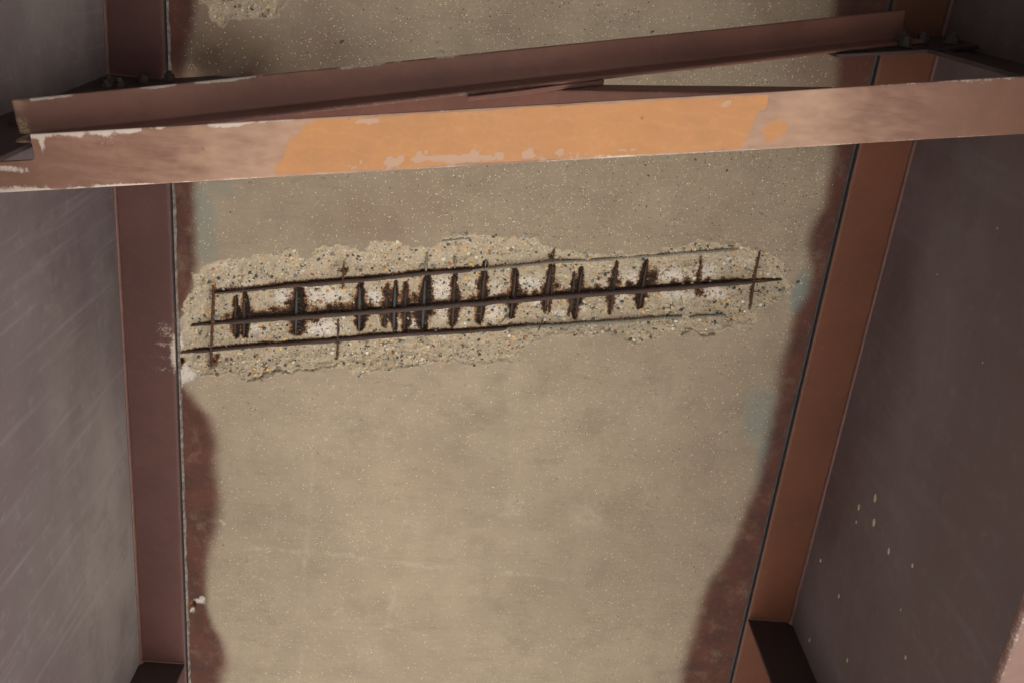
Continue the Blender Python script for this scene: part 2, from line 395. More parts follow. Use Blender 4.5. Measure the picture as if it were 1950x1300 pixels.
# x spacing 3.5 mm, y spacing 3 mm round the broken patch, coarser elsewhere
ys = [-.30]
while ys[-1] < 3.02:
    y = ys[-1]; ys.append(y + (.003 if .66 < y < 1.56 else .0045 if y < .42 else .006))
xs = np.arange(-.899, 1.1345, .0034); xs[-1] = 1.134
ys = np.array(ys)
GX, GY = np.meshgrid(xs, ys)
wx = (fbm(GX, GY, 28, 3, 4) - .5); wy = (fbm(GX, GY, 28, 9, 4) - .5)
wx2 = fbm(GX, GY, 110, 13, 3) - .5; wy2 = fbm(GX, GY, 110, 19, 3) - .5
jx = GX + wx * .036 + wx2 * .016; jy = GY + wy * .036 + wy2 * .016
sd = np.maximum(poly_sd(jx, jy, SP1), poly_sd(jx, jy, SP2))
spall = sstep(-.001, .003, sd)
n1 = fbm(GX, GY, 14, 21, 5); n2 = fbm(GX, GY, 60, 31, 4)
depth = sstep(0, .014, sd) * .0045 + sstep(.0, .07, sd) * .012 * (0.6 + .8 * n1) + spall * ((n1 - .5) * .012 + (n2 - .5) * .006)
dm = line_dist(GX, GY, MID); du = line_dist(GX, GY, UP); dl = line_dist(GX, GY, LO)
PX = 2.9 / 1950 * 1.06                                        # metres per photo pixel on the soffit
# shape of the rust round the bars
along = (GX - MID[0][0]) / (MID[-1][0] - MID[0][0])
env = sstep(.05, .12, along) * (1 - sstep(.86, .97, along))
above = (np.interp(GX, MID[:, 0], MID[:, 1]) - GY) / PX        # px above the middle bar (towards -Y)
rust = np.where(above > 0, 1.25 - above / (3.2 + 11 * env * (n1 * 1.9 - .25).clip(.1, 2)), 1.15 + above / (2.5 + 7 * env * (n2 * 1.3 - .1).clip(.1, 2)))
rust = np.where((along > -.0) & (along < 1.0), rust, -1)
rust = np.maximum(rust, (1.05 - dl / PX / 7.0) * (1 - sstep(-.02, .12, GX - at(985, 625, H)[0])))
rust = np.maximum(rust, (1.1 - du / PX / 8.0) * (1 - sstep(-.02, .12, GX - at(890, 515, H)[0])))
rust = np.maximum(rust, .52 - dl / PX / 9.0); rust = np.maximum(rust, .52 - du / PX / 9.0)
slot = np.zeros_like(GX)
for x0, y0, x1, y1, hw, st, kd in CROSS:
    a, b = lerpY((x0, y0), (x1, y1)); d, t = seg_dist(GX, GY, a, b)
    sdn = int(x0); q = .58
    tip = np.where(t < q, np.clip(t / q, 0, 1) ** .8, np.clip((1 - t) / (1 - q), 0, 1) ** .55)
    bx = (b - a); side = np.sign((GX - a[0]) * bx[1] - (GY - a[1]) * bx[0])
    w = hw * (.38 + 1.1 * tip * (.25 + 1.35 * fbm(t * 11 + side * 40, t * 0, 1, sdn, 3) ** 1.3))
    dsg = ((GX - a[0]) * bx[1] - (GY - a[1]) * bx[0]) / np.hypot(*bx)
    inr = (t > .002) & (t < .998)
    d = np.where(inr, np.abs(dsg + (fbm(t * 5, t * 0, 1, sdn + 7, 3) - .5) * hw * 1.1 * PX), d)
    w = w * 1.05
    w = np.where((t <= .002) | (t >= .998), 1.6, w)
    v = st * (1.25 - .62 * d / PX / np.maximum(w, 1.2))
    rust = np.maximum(rust, v); slot = np.maximum(slot, sstep(1.3, .5, d / PX / np.maximum(w, 2)) * min(1, st))
for x, y, r in BLOB:
    p = at(x, y, H); d = np.hypot(GX - p[0], GY - p[1]) / PX
    rust = np.maximum(rust, .92 - .55 * d / r)
for pts in ([(407, 545), (403, 600), (400, 700)], [(654, 503), (652, 550)], [(643, 612), (642, 684)], [(1447, 478), (1428, 590)], [(1055, 475), (1052, 500)]):
    rust = np.maximum(rust, .62 - line_dist(GX, GY, P2(pts)) / PX / 8)
slot = np.maximum(slot, sstep(1.2, .4, dm / .012) * env)
depth += spall * slot * .009
grv = np.minimum(line_dist(GX + wx * .022, GY + wy * .03 + wx2 * .004, P2([(470, 724), (490, 722), (505, 711), (530, 706), (560, 705), (590, 702), (625, 698), (640, 690)])),
                 line_dist(GX + wx * .022, GY + wy * .03 + wx2 * .004, P2([(1300, 640), (1318, 626), (1335, 634), (1360, 637)])))
grv = np.minimum(grv, line_dist(GX + wx * .02, GY + wy * .02, P2([(722, 660), (741, 656), (752, 661)])))
depth += sstep(.0034, .0010, grv) * .014 * (.35 + sstep(.35, .55, n2))
# chip beside the left flange
for x, y, r, dd in ((343, 686, 9, .03), (337, 695, 8, .03), (360, 1157, 5, .016), (366, 1150, 5, .012), (357, 1163, 4, .014)):
    p = at(x, y, H); d = np.hypot(jx - p[0], jy - p[1]) / PX
    depth += sstep(r, r * .4, d) * dd; rust = np.maximum(rust, .95 - .5 * d / r)
for pxy in ((425, 993, 7),):
    p = at(*pxy[:2], H); dpit = np.hypot(jx - p[0], jy - p[1]) / PX
pits = fbm(GX, GY, 90, 77, 2)
depth += sstep(.80, .88, pits) * .0025 * (1 - spall)
# paint overspray beside the flanges (widths read off the photograph)
Lp = P2([(372, 0), (362, 60), (345, 150), (366, 350), (368, 440), (372, 500), (366, 545), (352, 580), (340, 610), (331, 640), (333, 720), (352, 740),
         (370, 765), (385, 790), (408, 800), (412, 850), (405, 880), (416, 950), (418, 985), (402, 1020), (396, 1050), (390, 1090), (391, 1150), (400, 1190), (424, 1220), (430, 1250), (424, 1290), (405, 1330)])
Rp = P2([(1590, 0), (1600, 100), (1596, 260), (1586, 330), (1572, 400), (1548, 440), (1540, 470), (1550, 500), (1545, 560), (1516, 600), (1506, 650), (1490, 700), (1484, 760), (1466, 840), (1452, 900),
         (1434, 950), (1414, 1000), (1392, 1060), (1372, 1085), (1350, 1110), (1338, 1150), (1326, 1200), (1310, 1250), (1296, 1330)])
o = np.argsort(Lp[:, 1]); lx = np.interp(GY, Lp[o, 1], Lp[o, 0]); o = np.argsort(Rp[:, 1]); rx = np.interp(GY, Rp[o, 1], Rp[o, 0])
kk = np.exp(-.5 * (np.arange(-24, 25) / 8.0) ** 2); kk /= kk.sum()
def smo(v): p = np.pad(v[:, 0], 24, mode='edge'); return np.convolve(p, kk, 'valid')[:, None]
lx = smo(lx); rx = smo(rx)
sw = .022 + .028 * vn(GY * 3, GY * 0, 5)
paint = 1 - sstep(-sw, sw * 1.3, GX + wx * .012 - lx)
swr = .024 + .022 * vn(GY * 2.2, GY * 0, 8)
paint = np.maximum(paint, sstep(-swr * 1.5, swr, GX + wx * .012 - rx))
soft = np.zeros_like(GX)
for x, y, r, s in ((400, 120, 120, .95), (480, 150, 110, .85), (330, 60, 70, 1.0), (600, 120, 100, .55), (720, 90, 70, .25), (1560, 30, 130, .5), (1600, 130, 110, .75), (1520, 150, 70, .35), (690, 410, 60, .4), (740, 430, 50, .4), (620, 420, 40, .3), (800, 380, 80, .35), (850, 345, 30, .3),
                   (650, 410, 40, .25), (720, 430, 45, .3), (1410, 1190, 90, .25), (470, 790, 60, .1), (960, 60, 60, .25), (1000, 10, 60, .25), (1340, 450, 60, .15), (1250, 900, 200, .10), (820, 880, 120, .1), (1110, 1120, 200, .08), (1380, 1100, 120, .12)):
    p = at(x, y, H); d = np.hypot(GX - p[0], GY - p[1]) / PX
    soft = np.maximum(soft, s * np.exp(-(d / r) ** 2) * (.7 + .6 * n1))
soft *= (1 - spall)
blue = np.zeros_like(GX)
for x, y, rx_, ry_, s in ((385, 400, 30, 60, .6), (390, 470, 32, 40, .5), (410, 360, 40, 20, .35), (1524, 560, 19, 55, 1.0), (1450, 790, 40, 70, .65), (1462, 860, 24, 80, .8), (1440, 760, 30, 40, .3), (1455, 920, 14, 40, .5)):
    p = at(x, y, H); d = np.hypot((GX - p[0]) / rx_, (GY - p[1]) / ry_) / PX
    blue = np.maximum(blue, s * sstep(1.25, .45, d + (n1 - .5) * .5))
mark = np.zeros_like(GX)
for pts, w, s in (([(430, 1035), (480, 1042), (585, 1050), (680, 1060), (760, 1072), (870, 1083)], 4, .45), ([(950, 1090), (1000, 1093), (1110, 1105)], 4, .45), ([(598, 820), (592, 950), (582, 1050), (578, 1180), (570, 1300)], 4, .28),
                  ([(752, 1120), (745, 1160), (737, 1200)], 5, .35), ([(545, 801), (594, 802)], 1.6, .9), ([(636, 1170), (652, 1160)], 3, .5), ([(1120, 330), (1130, 331)], 2, .8)):
    d = line_dist(jx * .5 + GX * .5, jy * .5 + GY * .5, P2(pts)) / PX
    mark = np.maximum(mark, .8 * s * sstep(w * 2.2, w * .2, d) * sstep(.3, .65, n1))
for x, y, r, s in ((425, 993, 7, .9), (980, 965, 40, .3), (700, 1240, 60, .25), (1120, 980, 50, .25), (560, 300, 30, .2), (790, 1000, 60, .12), (1220, 755, 120, .12)):
    p = at(x, y, H); d = np.hypot(jx - p[0], jy - p[1]) / PX
    mark = np.maximum(mark, s * sstep(1.0, .3, d / r) * (.4 + n2))
mark *= 1 - spall
white = np.zeros_like(GX)
for x, y, rx_, ry_, s in ((540, 570, 22, 16, .85), (620, 565, 40, 22, .85), (610, 625, 50, 22, .7), (712, 570, 16, 20, .8), (840, 555, 22, 24, .95), (790, 612, 18, 18, .9), (840, 600, 25, 18, .55), (900, 545, 14, 14, .5), (935, 555, 22, 20, .6), (940, 600, 22, 18, .7),
                          (1010, 545, 30, 18, .7), (1025, 580, 12, 9, 1.2), (1065, 600, 18, 8, .6), (1150, 545, 20, 12, .6), (1200, 535, 22, 18, .75), (1280, 525, 35, 18, .8), (1345, 520, 25, 16, .9), (1360, 562, 28, 12, .95), (1290, 565, 40, 12, .6), (1185, 570, 20, 12, .5),
                          (425, 510, 30, 12, .35), (348, 708, 13, 20, 1.5), (340, 722, 9, 16, 1.4), (362, 712, 12, 12, .8), (380, 1143, 12, 6, .9), (385, 1141, 7, 10, .8), (366, 1160, 6, 8, .8), (750, 565, 12, 20, .4), (1400, 500, 50, 12, .3), (343, 655, 5, 30, .7), (341, 760, 4, 30, .8), (460, 545, 50, 20, .4), (485, 630, 30, 15, .45), (1100, 590, 20, 10, .4)):
    p = at(x, y, H); d = np.hypot((GX - p[0]) / rx_, (GY - p[1]) / ry_) / PX
    white = np.maximum(white, s * sstep(1.7, .1, d))
fl = .25 + .5 * fbm(GX, GY, 3, 55, 3)
for x, y, r, s in ((750, 90, 170, .5), (1150, 60, 280, .5), (1300, 330, 220, .7), (1100, 400, 250, .5), (1500, 330, 120, .5), (850, 360, 200, .2), (470, 770, 110, .35), (600, 740, 150, .2), (1450, 500, 110, .5), (1420, 1200, 160, .35), (460, 1100, 100, .2), (980, 960, 60, .35), (1350, 1000, 100, .25), (1200, 700, 180, .1)):
    p = at(x, y, H); d = np.hypot(GX - p[0], GY - p[1]) / PX
    fl = fl + s * np.exp(-(d / r) ** 2)
fl = fl - .25 * sstep(.0, .3, -(np.hypot(GX - .2, (GY - 2.0)) - .5))
smooth_spall = spall
GZ = H + depth
paint = paint * (1 - spall * .97)
paint = np.maximum(paint, soft * .0)
me = np_mesh('soffit', np.stack([GX, GY, GZ], -1).reshape(-1, 3), grid_faces(*GX.shape)[:, ::-1],
             dict(paint=paint, smudge=np.clip(soft, 0, 1), blue=blue * (1 - spall), mark=mark, white=white, rust=rust, spall=spall, fleck=np.clip(fl, 0, 1.1)))
soffit = link('soffit', me, M_soffit, deck, smooth=True)
def zs(x, y):
    i = np.clip(np.searchsorted(ys, y), 0, len(ys) - 1); j = np.clip(np.searchsorted(xs, x), 0, len(xs) - 1)
    return GZ[i, j]
def sdv(x, y):
    i = np.clip(np.searchsorted(ys, y), 0, len(ys) - 1); j = np.clip(np.searchsorted(xs, x), 0, len(xs) - 1)
    return sd[i, j], rust[i, j]

# ---- pebbles
PAL = [((.56, .47, .33), 14), ((.68, .47, .20), 12), ((.62, .55, .40), 14), ((.40, .33, .24), 14), ((.065, .08, .08), 17), ((.17, .18, .17), 7), ((.38, .19, .10), 4),
       ((.20, .10, .08), 4), ((.50, .30, .22), 4), ((.72, .69, .62), 8), ((.58, .36, .14), 4), ((.28, .30, .30), 6)]
pc = np.array([p[0] for p in PAL]); pw = np.array([p[1] for p in PAL], float); pw /= pw.sum()
bm = bmesh.new(); bmesh.ops.create_icosphere(bm, subdivisions=1, radius=1.0)
bm.verts.ensure_lookup_table()
ICO_V = np.array([v.co[:] for v in bm.verts]); ICO_F = np.array([[v.index for v in f.verts] for f in bm.faces]); bm.free()
bm = bmesh.new(); bmesh.ops.create_icosphere(bm, subdivisions=2, radius=1.0)
ICO2_V = np.array([v.co[:] for v in bm.verts]); ICO2_F = np.array([[v.index for v in f.verts] for f in bm.faces]); bm.free()
def scatter(n, x0, x1, y0, y1, prob):
    x = rng.uniform(x0, x1, n); y = rng.uniform(y0, y1, n); p = prob(x, y)
    k = rng.random(n) < p
    return x[k], y[k]
def pr(x, y):
    s, r = sdv(x, y); return np.where(s > .002, np.where(r > .3, .02, .9), 0.0)
def pr_sp(x, y):
    s, r = sdv(x, y)
    p = np.zeros_like(x)
    for cx, cy, rx_, ry_, a in ((1330, 308, 80, 20, .8), (1545, 400, 30, 80, .2), (1530, 520, 25, 60, .18), (1450, 340, 120, 70, .14), (1180, 350, 130, 50, .08), (1100, 40, 200, 50, .06), (700, 80, 80, 50, .06), (930, 150, 80, 30, .0), (1300, 340, 200, 60, .06), (500, 80, 60, 30, .08), (400, 460, 60, 50, .03), (1000, 430, 120, 30, .08)):
        q = at(cx, cy, H); p = np.maximum(p, a * np.exp(-((x - q[0]) / rx_ / PX) ** 2 - ((y - q[1]) / ry_ / PX) ** 2))
    return np.where(s > -.004, 0, p + .0025)
a1 = scatter(23000, -.86, 1.06, .66, 1.56, pr); a2 = scatter(7500, -.89, .2, -.28, .45, pr); a3 = scatter(14000, -.8, 1.1, .0, 2.9, pr_sp)
px_ = np.concatenate([a1[0], a2[0], a3[0]]); py_ = np.concatenate([a1[1], a2[1], a3[1]])
NP = len(px_)
pr_ = .0019 + .0042 * rng.random(NP) ** 2.6
kind = rng.choice(len(pc), NP, p=pw)
tint = pc[kind] * rng.uniform(.75, 1.12, (NP, 1))
pz_ = zs(px_, py_)
big = np.argsort(-pr_ + (np.arange(NP) >= len(a1[0])) * .002)[:290]
isbig = np.zeros(NP, bool); isbig[big] = True
V = []; F = []; T = []; off = 0
nv = len(ICO_V)
sm = ~isbig; idx = np.where(sm)[0]; n = len(idx)
ang = rng.uniform(0, 2 * np.pi, n); ca = np.cos(ang); sa = np.sin(ang)
B = ICO_V[None] * (1 + rng.uniform(-.22, .22, (n, nv, 1)))
B = B * np.stack([rng.uniform(.8, 1.35, n), rng.uniform(.65, 1.0, n), rng.uniform(.45, .6, n)], -1)[:, None]
B = B * pr_[idx][:, None, None]
bx = B[..., 0] * ca[:, None] - B[..., 1] * sa[:, None] + px_[idx][:, None]
by = B[..., 0] * sa[:, None] + B[..., 1] * ca[:, None] + py_[idx][:, None]
bz = B[..., 2] + pz_[idx][:, None] + .0002
VV = np.stack([bx, by, bz], -1).reshape(-1, 3)
FF = (ICO_F[None] + (np.arange(n) * nv)[:, None, None]).reshape(-1, 3)
TT = np.repeat(np.concatenate([tint[idx], np.ones((n, 1))], 1), nv, 0)
agg = link('exposed_aggregate', np_mesh('exposed_aggregate', VV, FF, cols={'tint': TT}), M_peb, deck, smooth=True)
agg['kind'] = 'stuff'
# loose rust scale clinging round the bars
def pr_ru(x, y):
    s, q = sdv(x, y); return np.where(s > .0, np.clip((q - .12) * 1.6, 0, 1) * np.where(q > .7, .8, 1), 0)
rx_, ry_ = scatter(42000, -.80, 1.04, .76, 1.42, pr_ru)
n = len(rx_); rr = .0009 + .0026 * rng.random(n) ** 2
B = ICO_V[None] * (1 + rng.uniform(-.35, .35, (n, nv, 1))) * np.stack([rng.uniform(.6, 1.4, n), rng.uniform(.6, 1.4, n), rng.uniform(.4, .9, n)], -1)[:, None] * rr[:, None, None]
B = B + np.stack([rx_, ry_, zs(rx_, ry_)], -1)[:, None]
RC = np.array([(.030, .018, .014), (.022, .014, .012), (.06, .030, .018), (.16, .070, .026), (.26, .115, .04)])
_, qv = sdv(rx_, ry_)
ki = np.where(qv > .6, rng.choice(5, n, p=[.42, .34, .16, .06, .02]), rng.choice(5, n, p=[.22, .12, .28, .24, .14]))
TT = np.repeat(np.concatenate([RC[ki], np.ones((n, 1))], 1), nv, 0)
rs = link('rust_scale', np_mesh('rust_scale', B.reshape(-1, 3), (ICO_F[None] + (np.arange(n) * nv)[:, None, None]).reshape(-1, 3), cols={'tint': TT}), M_peb, deck)
rs['kind'] = 'stuff'
# larger stones one by one, sharing a few shapes per colour
protos = {}
for i in big:
    kk = (int(kind[i]), int(rng.integers(3)))
    if kk not in protos:
        v = ICO2_V * (1 + rng.uniform(-.10, .10, (len(ICO2_V), 1))) * np.array([rng.uniform(1, 1.35), rng.uniform(.8, 1), .6])
        protos[kk] = np_mesh('pebble', v, ICO2_F, cols={'tint': np.tile([*pc[kind[i]], 1], (len(v), 1))})
        protos[kk].materials.append(M_peb); protos[kk].polygons.foreach_set('use_smooth', [True] * len(protos[kk].polygons))
    o = bpy.data.objects.new('pebble', protos[kk]); COL.objects.link(o); o.parent = deck
    o.location = Vector((px_[i], py_[i], pz_[i] + .0003)) - deck.location
    o.rotation_euler = (0, 0, rng.uniform(0, 6.28)); o.scale = [pr_[i] * 1.1] * 3

# ---- reinforcing bars
def tube(name, pts, rad, mat, parent, ribs=True, seg=12, wob=.0008, taper=.6, label=None, step=.0025, rm=None):
    pts = np.asarray(pts, float)
    L = np.concatenate([[0], np.cumsum(np.linalg.norm(np.diff(pts, axis=0), axis=1))])
    n = max(8, int(L[-1] / step)); s = np.linspace(0, L[-1], n)
    C = np.stack([np.interp(s, L, pts[:, k]) for k in range(3)], -1)
    ker = max(1, int(.03 / step)); 
    if n > 4 * ker and len(pts) > 2:
        for k in range(3):
            pad = np.pad(C[:, k], ker, mode='reflect', reflect_type='odd'); C[:, k] = np.convolve(pad, np.ones(2 * ker + 1) / (2 * ker + 1), 'valid')
    C[:, 1] += (vn(s * 30, s * 0, rnd.randrange(99)) - .5) * wob * 2; C[:, 2] += (vn(s * 25, s * 0, rnd.randrange(99)) - .5) * wob
    T = np.gradient(C, axis=0); T /= np.linalg.norm(T, axis=1)[:, None]
    up = np.array([0, 0, 1.0]); A = np.cross(T, up); A /= np.linalg.norm(A, axis=1)[:, None]; Bv = np.cross(A, T)
    r = rad * (1 + (.20 if mat is M_barG else .05) * np.sign(np.sin(s / .0095 * 2 * np.pi)) * (1 if ribs else 0) + .10 * (vn(s * 60, s * 0, 4) - .5))
    if rm: r = r * np.interp(s / L[-1], [q[0] for q in rm], [q[1] for q in rm])
    if mat in (M_barR, M_barB): r = r * (.75 + .5 * fbm(s, s * 0, 45, 3, 4))
    end = np.minimum(s, L[-1] - s); r = r * (taper + (1 - taper) * np.clip(end / .01, 0, 1))
    th = np.linspace(0, 2 * np.pi, seg, endpoint=False)
    V = C[:, None] + r[:, None, None] * (np.cos(th)[None, :, None] * A[:, None] + np.sin(th)[None, :, None] * Bv[:, None])
    me = np_mesh(name, V.reshape(-1, 3), grid_faces(n, seg, True)); 
    o = link(name, me, mat, parent, smooth=not ribs)
    if label: o['label'] = label
    return o
def on(pts2, dz, ref=H):
    return np.array([(p[0], p[1], ref + dz) for p in pts2])
def px3(pts, z): return np.array([at(x, y, z) for x, y in pts])
def split(P, xpx):
    x = at(xpx, 560, H)[0]; return P[P[:, 0] <= x + 1e-6], P[P[:, 0] >= x - 1e-6]
def rz(P, z): return np.array([np.array([p[0], p[1], H]) * z / H for p in P])
tube('reinforcing_bar', rz(MID, H + .006), .0078, M_barR, deck, label='rusty middle bar running the whole length of the broken patch', rm=[(0, .45), (.06, .6), (.09, 1), (.85, 1), (.93, .7), (1, .3)])
a, b = UP[:10], UP[9:]
tube('reinforcing_bar', rz(a, H + .010), .0068, M_barR, deck, label='dark rusted upper bar in the broken patch', rm=[(0, .5), (.2, .55), (.32, 1), (.8, 1), (1, .8)])
tube('reinforcing_bar', rz(b, H + .006), .0048, M_barG, deck, label='grey ribbed right half of the upper bar')
a, b = LO[:10], LO[9:]
tube('reinforcing_bar', rz(a, H + .009), .0072, M_barR, deck, label='dark rusted lower bar in the broken patch', rm=[(0, .3), (.06, .9), (.15, .7), (.3, .75), (.45, 1), (1, .85)])
tube('reinforcing_bar', rz(b, H + .005), .0058, M_barG, deck, label='grey ribbed right half of the lower bar')
tube('reinforcing_bar', rz(LO2, H + .006), .005, M_barG, deck, label='short grey ribbed end right of the gap in the lower bar')
tube('reinforcing_bar', rz(TOPB, H + .005), .0042, M_barG, deck, label='short grey ribbed bar at the top edge of the broken patch')
for x0, y0, x1, y1, hw, st, kd in CROSS:
    m = {'b': M_barB, 'r': M_barR, 'w': M_barD, '': M_barR}[kd]
    r = {'b': .0060, 'r': .0052, 'w': .0026, '': .0045}[kd]
    f = .06
    tube('cross_bar', px3([(x0 + (x1 - x0) * f, y0 + (y1 - y0) * f), ((x0 + x1) / 2, (y0 + y1) / 2), (x1 - (x1 - x0) * f, y1 - (y1 - y0) * f)], H + .0235 if kd != 'b' else H + .021), r * rnd.uniform(.8, 1.05), m, deck, ribs=False, seg=10, wob=.002, rm=[(0, .35), (.2, .8), (.45, 1.1), (.7, .9), (1, .4)])
for pts, r, m, z in (([(814, 475), (811, 517)], .0036, M_barG, .008), ([(868, 489), (866, 512)], .0030, M_barG, .009), ([(926, 496), (924, 508)], .003, M_barG, .009)):
    tube('cross_bar', px3(pts, H + z), r, m, deck, label='grey ribbed stub above the upper bar')
for pts, r in (([(406.5, 543), (404, 600), (401, 697)], .0034), ([(655, 502), (653, 527), (651.5, 551)], .0026), ([(643.5, 613), (642.8, 650), (641.5, 683)], .0024), ([(1447, 479), (1437, 530), (1428.5, 588)], .0030),
               ([(1056, 474), (1052, 500)], .002), ([(1035, 606), (1025, 630)], .0022), ([(1044, 484), (1046, 492)], .0022)):
    tube('tie_wire', px3(pts, H - .002), r, M_barD, deck, ribs=False, seg=8, wob=.0015)
for pts, r in (([(398, 560), (410, 561)], .0018), ([(398, 568), (410, 569)], .0018), ([(641, 515), (663, 519)], .0022), ([(1438, 509), (1450, 509.5)], .002), ([(1430, 555), (1442, 556)], .002),
               ([(1036, 497), (1052, 494), (1066, 496)], .0022), ([(638, 652), (650, 654)], .0018)):
    tube('tie_wire', px3(pts, H - .004), r, M_barD, deck, ribs=False, seg=8, wob=.0008)
tube('tie_wire', px3([(947, 620), (958, 611), (966, 602), (970, 592)], H + .014), .0016, M_barG, deck, ribs=False, seg=6, wob=.0005)

# ---- grout bead along the left flange, sealant along the right one
def bead(name, mat, parent, x, w, y0, y1, z, h, seed, jag):
    s = np.arange(y0, y1, .006); n = len(s)
    ww = w * (.5 + jag * (fbm(s, s * 0, 9, seed, 4)) + jag * .6 * (vn(s * 70, s * 0, seed + 4) - .5)); sg = np.sign(w)
    prof = [(0, 0), (0, -h), (.45, -h * .8), (1, 0)]
    V = np.array([[(x + p * ww[i], s[i], z + q) for p, q in prof] for i in range(n)])
    return link(name, np_mesh(name, V.reshape(-1, 3), grid_faces(n, 4)), mat, parent)
bead('grout_bead', M_grout, deck, XL + .001, .0075, -.3, 3.0, H + .001, .010, 5, .8)
bead('sealant_bead', M_putty, deck, XR - .001, -.007, -.3, 3.0, H + .001, .009, 6, .4)

# ------------------------------------------------------------------ girders
def plate_grid(name, mat, parent, o0, du, dv, nu, nv_, attrs=None, flip=False):
    u = np.linspace(0, 1, nu)[None, :, None]; v = np.linspace(0, 1, nv_)[:, None, None]
    V = np.array(o0)[None, None] + u * np.array(du)[None, None] + v * np.array(dv)[None, None]
    F = grid_faces(nv_, nu); F = F[:, ::-1] if flip else F
    P = V.reshape(-1, 3)
    return link(name, np_mesh(name, P, F, attrs(P[:, 0], P[:, 1], P[:, 2]) if attrs else None), mat, parent)
def solid_flange(name, mat, parent, x0, x1, y0, y1, z0, z1, attrs, edge):
    """flange plate: finely divided underside carrying the wear masks, slightly rounded arris"""
    r = .0025
    prof = [(x0, z1), (x0, z0 + r), (x0 + .3 * r, z0 + .3 * r), (x0 + r, z0)] + [(x, z0) for x in np.linspace(x0 + r, x1 - r, 34)[1:-1]] + [(x1 - r, z0), (x1 - .3 * r, z0 + .3 * r), (x1, z0 + r), (x1, z1)]
    prof = np.array(prof); s = np.arange(y0, y1, .008)
    V = np.zeros((len(s), len(prof), 3)); V[..., 0] = prof[:, 0]; V[..., 2] = prof[:, 1]; V[..., 1] = s[:, None]
    P = V.reshape(-1, 3)
    me = np_mesh(name, P, grid_faces(*V.shape[:2], True)[:, ::-1], attrs(P[:, 0], P[:, 1], P[:, 2]))
    o = link(name, me, mat, parent)
    if edge:
        me.materials.append(edge)
        nrm = np.zeros(len(me.polygons) * 3); me.polygons.foreach_get('normal', nrm); nrm = nrm.reshape(-1, 3)
        me.polygons.foreach_set('material_index', (np.abs(nrm[:, 0]) > .95).astype(np.int32))
    return o
Y0_, Y1_ = -2.2, 11.5
def fl_attr_L(x, y, z):
    w = np.zeros_like(x)
    n = fbm(x, y, 22, 4, 4)
    for cx, cy, rx_, ry_, s in ((333, 672, 11, 52, 1.4), (318, 628, 32, 26, .7), (314, 655, 34, 10, .75), (308, 702, 36, 12, .6), (310, 680, 34, 6, .65), (335, 600, 9, 14, .8)):
        p = at(cx, cy, FZ); d = np.hypot((x - p[0]) / rx_, (y - p[1]) / ry_) / PX; w = np.maximum(w, s * sstep(1.5, .1, d))
    e = sstep(.006, .001, np.abs(x - XL)) * .35
    r = np.zeros_like(x)
    for cx, cy in ((325, 628), (325, 640)):
        p = at(cx, cy, FZ); r = np.maximum(r, 1.2 * sstep(7, 1, np.hypot(x - p[0], y - p[1]) / PX))
    return dict(chalk=w * .5 * (n + .4), wear=np.maximum(w * .85, e), orange=x * 0, rusty=r)
def fl_attr_R(x, y, z):
    return dict(chalk=.06 * fbm(x, y, 5, 8, 3), wear=sstep(.004, .001, np.abs(x - XR)) * .25, orange=x * 0, rusty=x * 0)
def bf_attr(x, y, z):
    n = fbm(x, y, 12, 3, 4)
    return dict(chalk=.3 + .6 * (n - .5), wear=.05 + sstep(.012, .001, np.abs(x - (WR - .148))) * .5, orange=x * 0, rusty=x * 0)

def weld(parent, xw, s, y0, y1):
    ss = np.arange(y0, y1, .006); n = len(ss); w = .0095 * (1 + .25 * (fbm(ss, ss * 0, 60, 5, 2) - .5))
    V = np.zeros((n, 4, 3)); V[:, 0] = np.stack([ss * 0 + xw, ss, ss * 0 + FZ], -1); V[:, 1] = np.stack([xw + s * w, ss, ss * 0 + FZ], -1)
    V[:, 2] = np.stack([xw + s * w * .42, ss, FZ - w * .42], -1); V[:, 3] = np.stack([ss * 0 + xw, ss, FZ - w], -1)
    return link('weld', np_mesh('weld', V.reshape(-1, 3), grid_faces(n, 4, True)), M_weld, parent, smooth=False)

def girder(xw, s, label, mf, mw, fa):
    """xw = inner web face, s = +1 when the bay is on its +X side"""
    g = empty('steel_girder', (xw, 1.0, GB), label, 'girder', 'girders either side of the bay')
    t = .012
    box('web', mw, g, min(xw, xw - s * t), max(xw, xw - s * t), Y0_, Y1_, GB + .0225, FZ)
    xi = xw + s * .162; xo = xw - s * (t + .162)
    solid_flange('top_flange', mf, g, min(xi, xo), max(xi, xo), Y0_, Y1_, FZ, FZ + .03, fa, M_edge)
    bi = xw + s * .148; bo = xw - s * (t + .148)
    solid_flange('bottom_flange', M_chalk, g, min(bi, bo), max(bi, bo), Y0_, Y1_, GB, GB + .0225, bf_attr, M_diag)
    weld(g, xw, s, Y0_, Y1_)
    return g
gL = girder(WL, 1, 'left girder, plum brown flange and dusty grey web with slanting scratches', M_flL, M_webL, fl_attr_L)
gR = girder(WR, -1, 'right girder, red brown flange and dark web with a few cream mortar flecks', M_flR, M_webR, fl_attr_R)
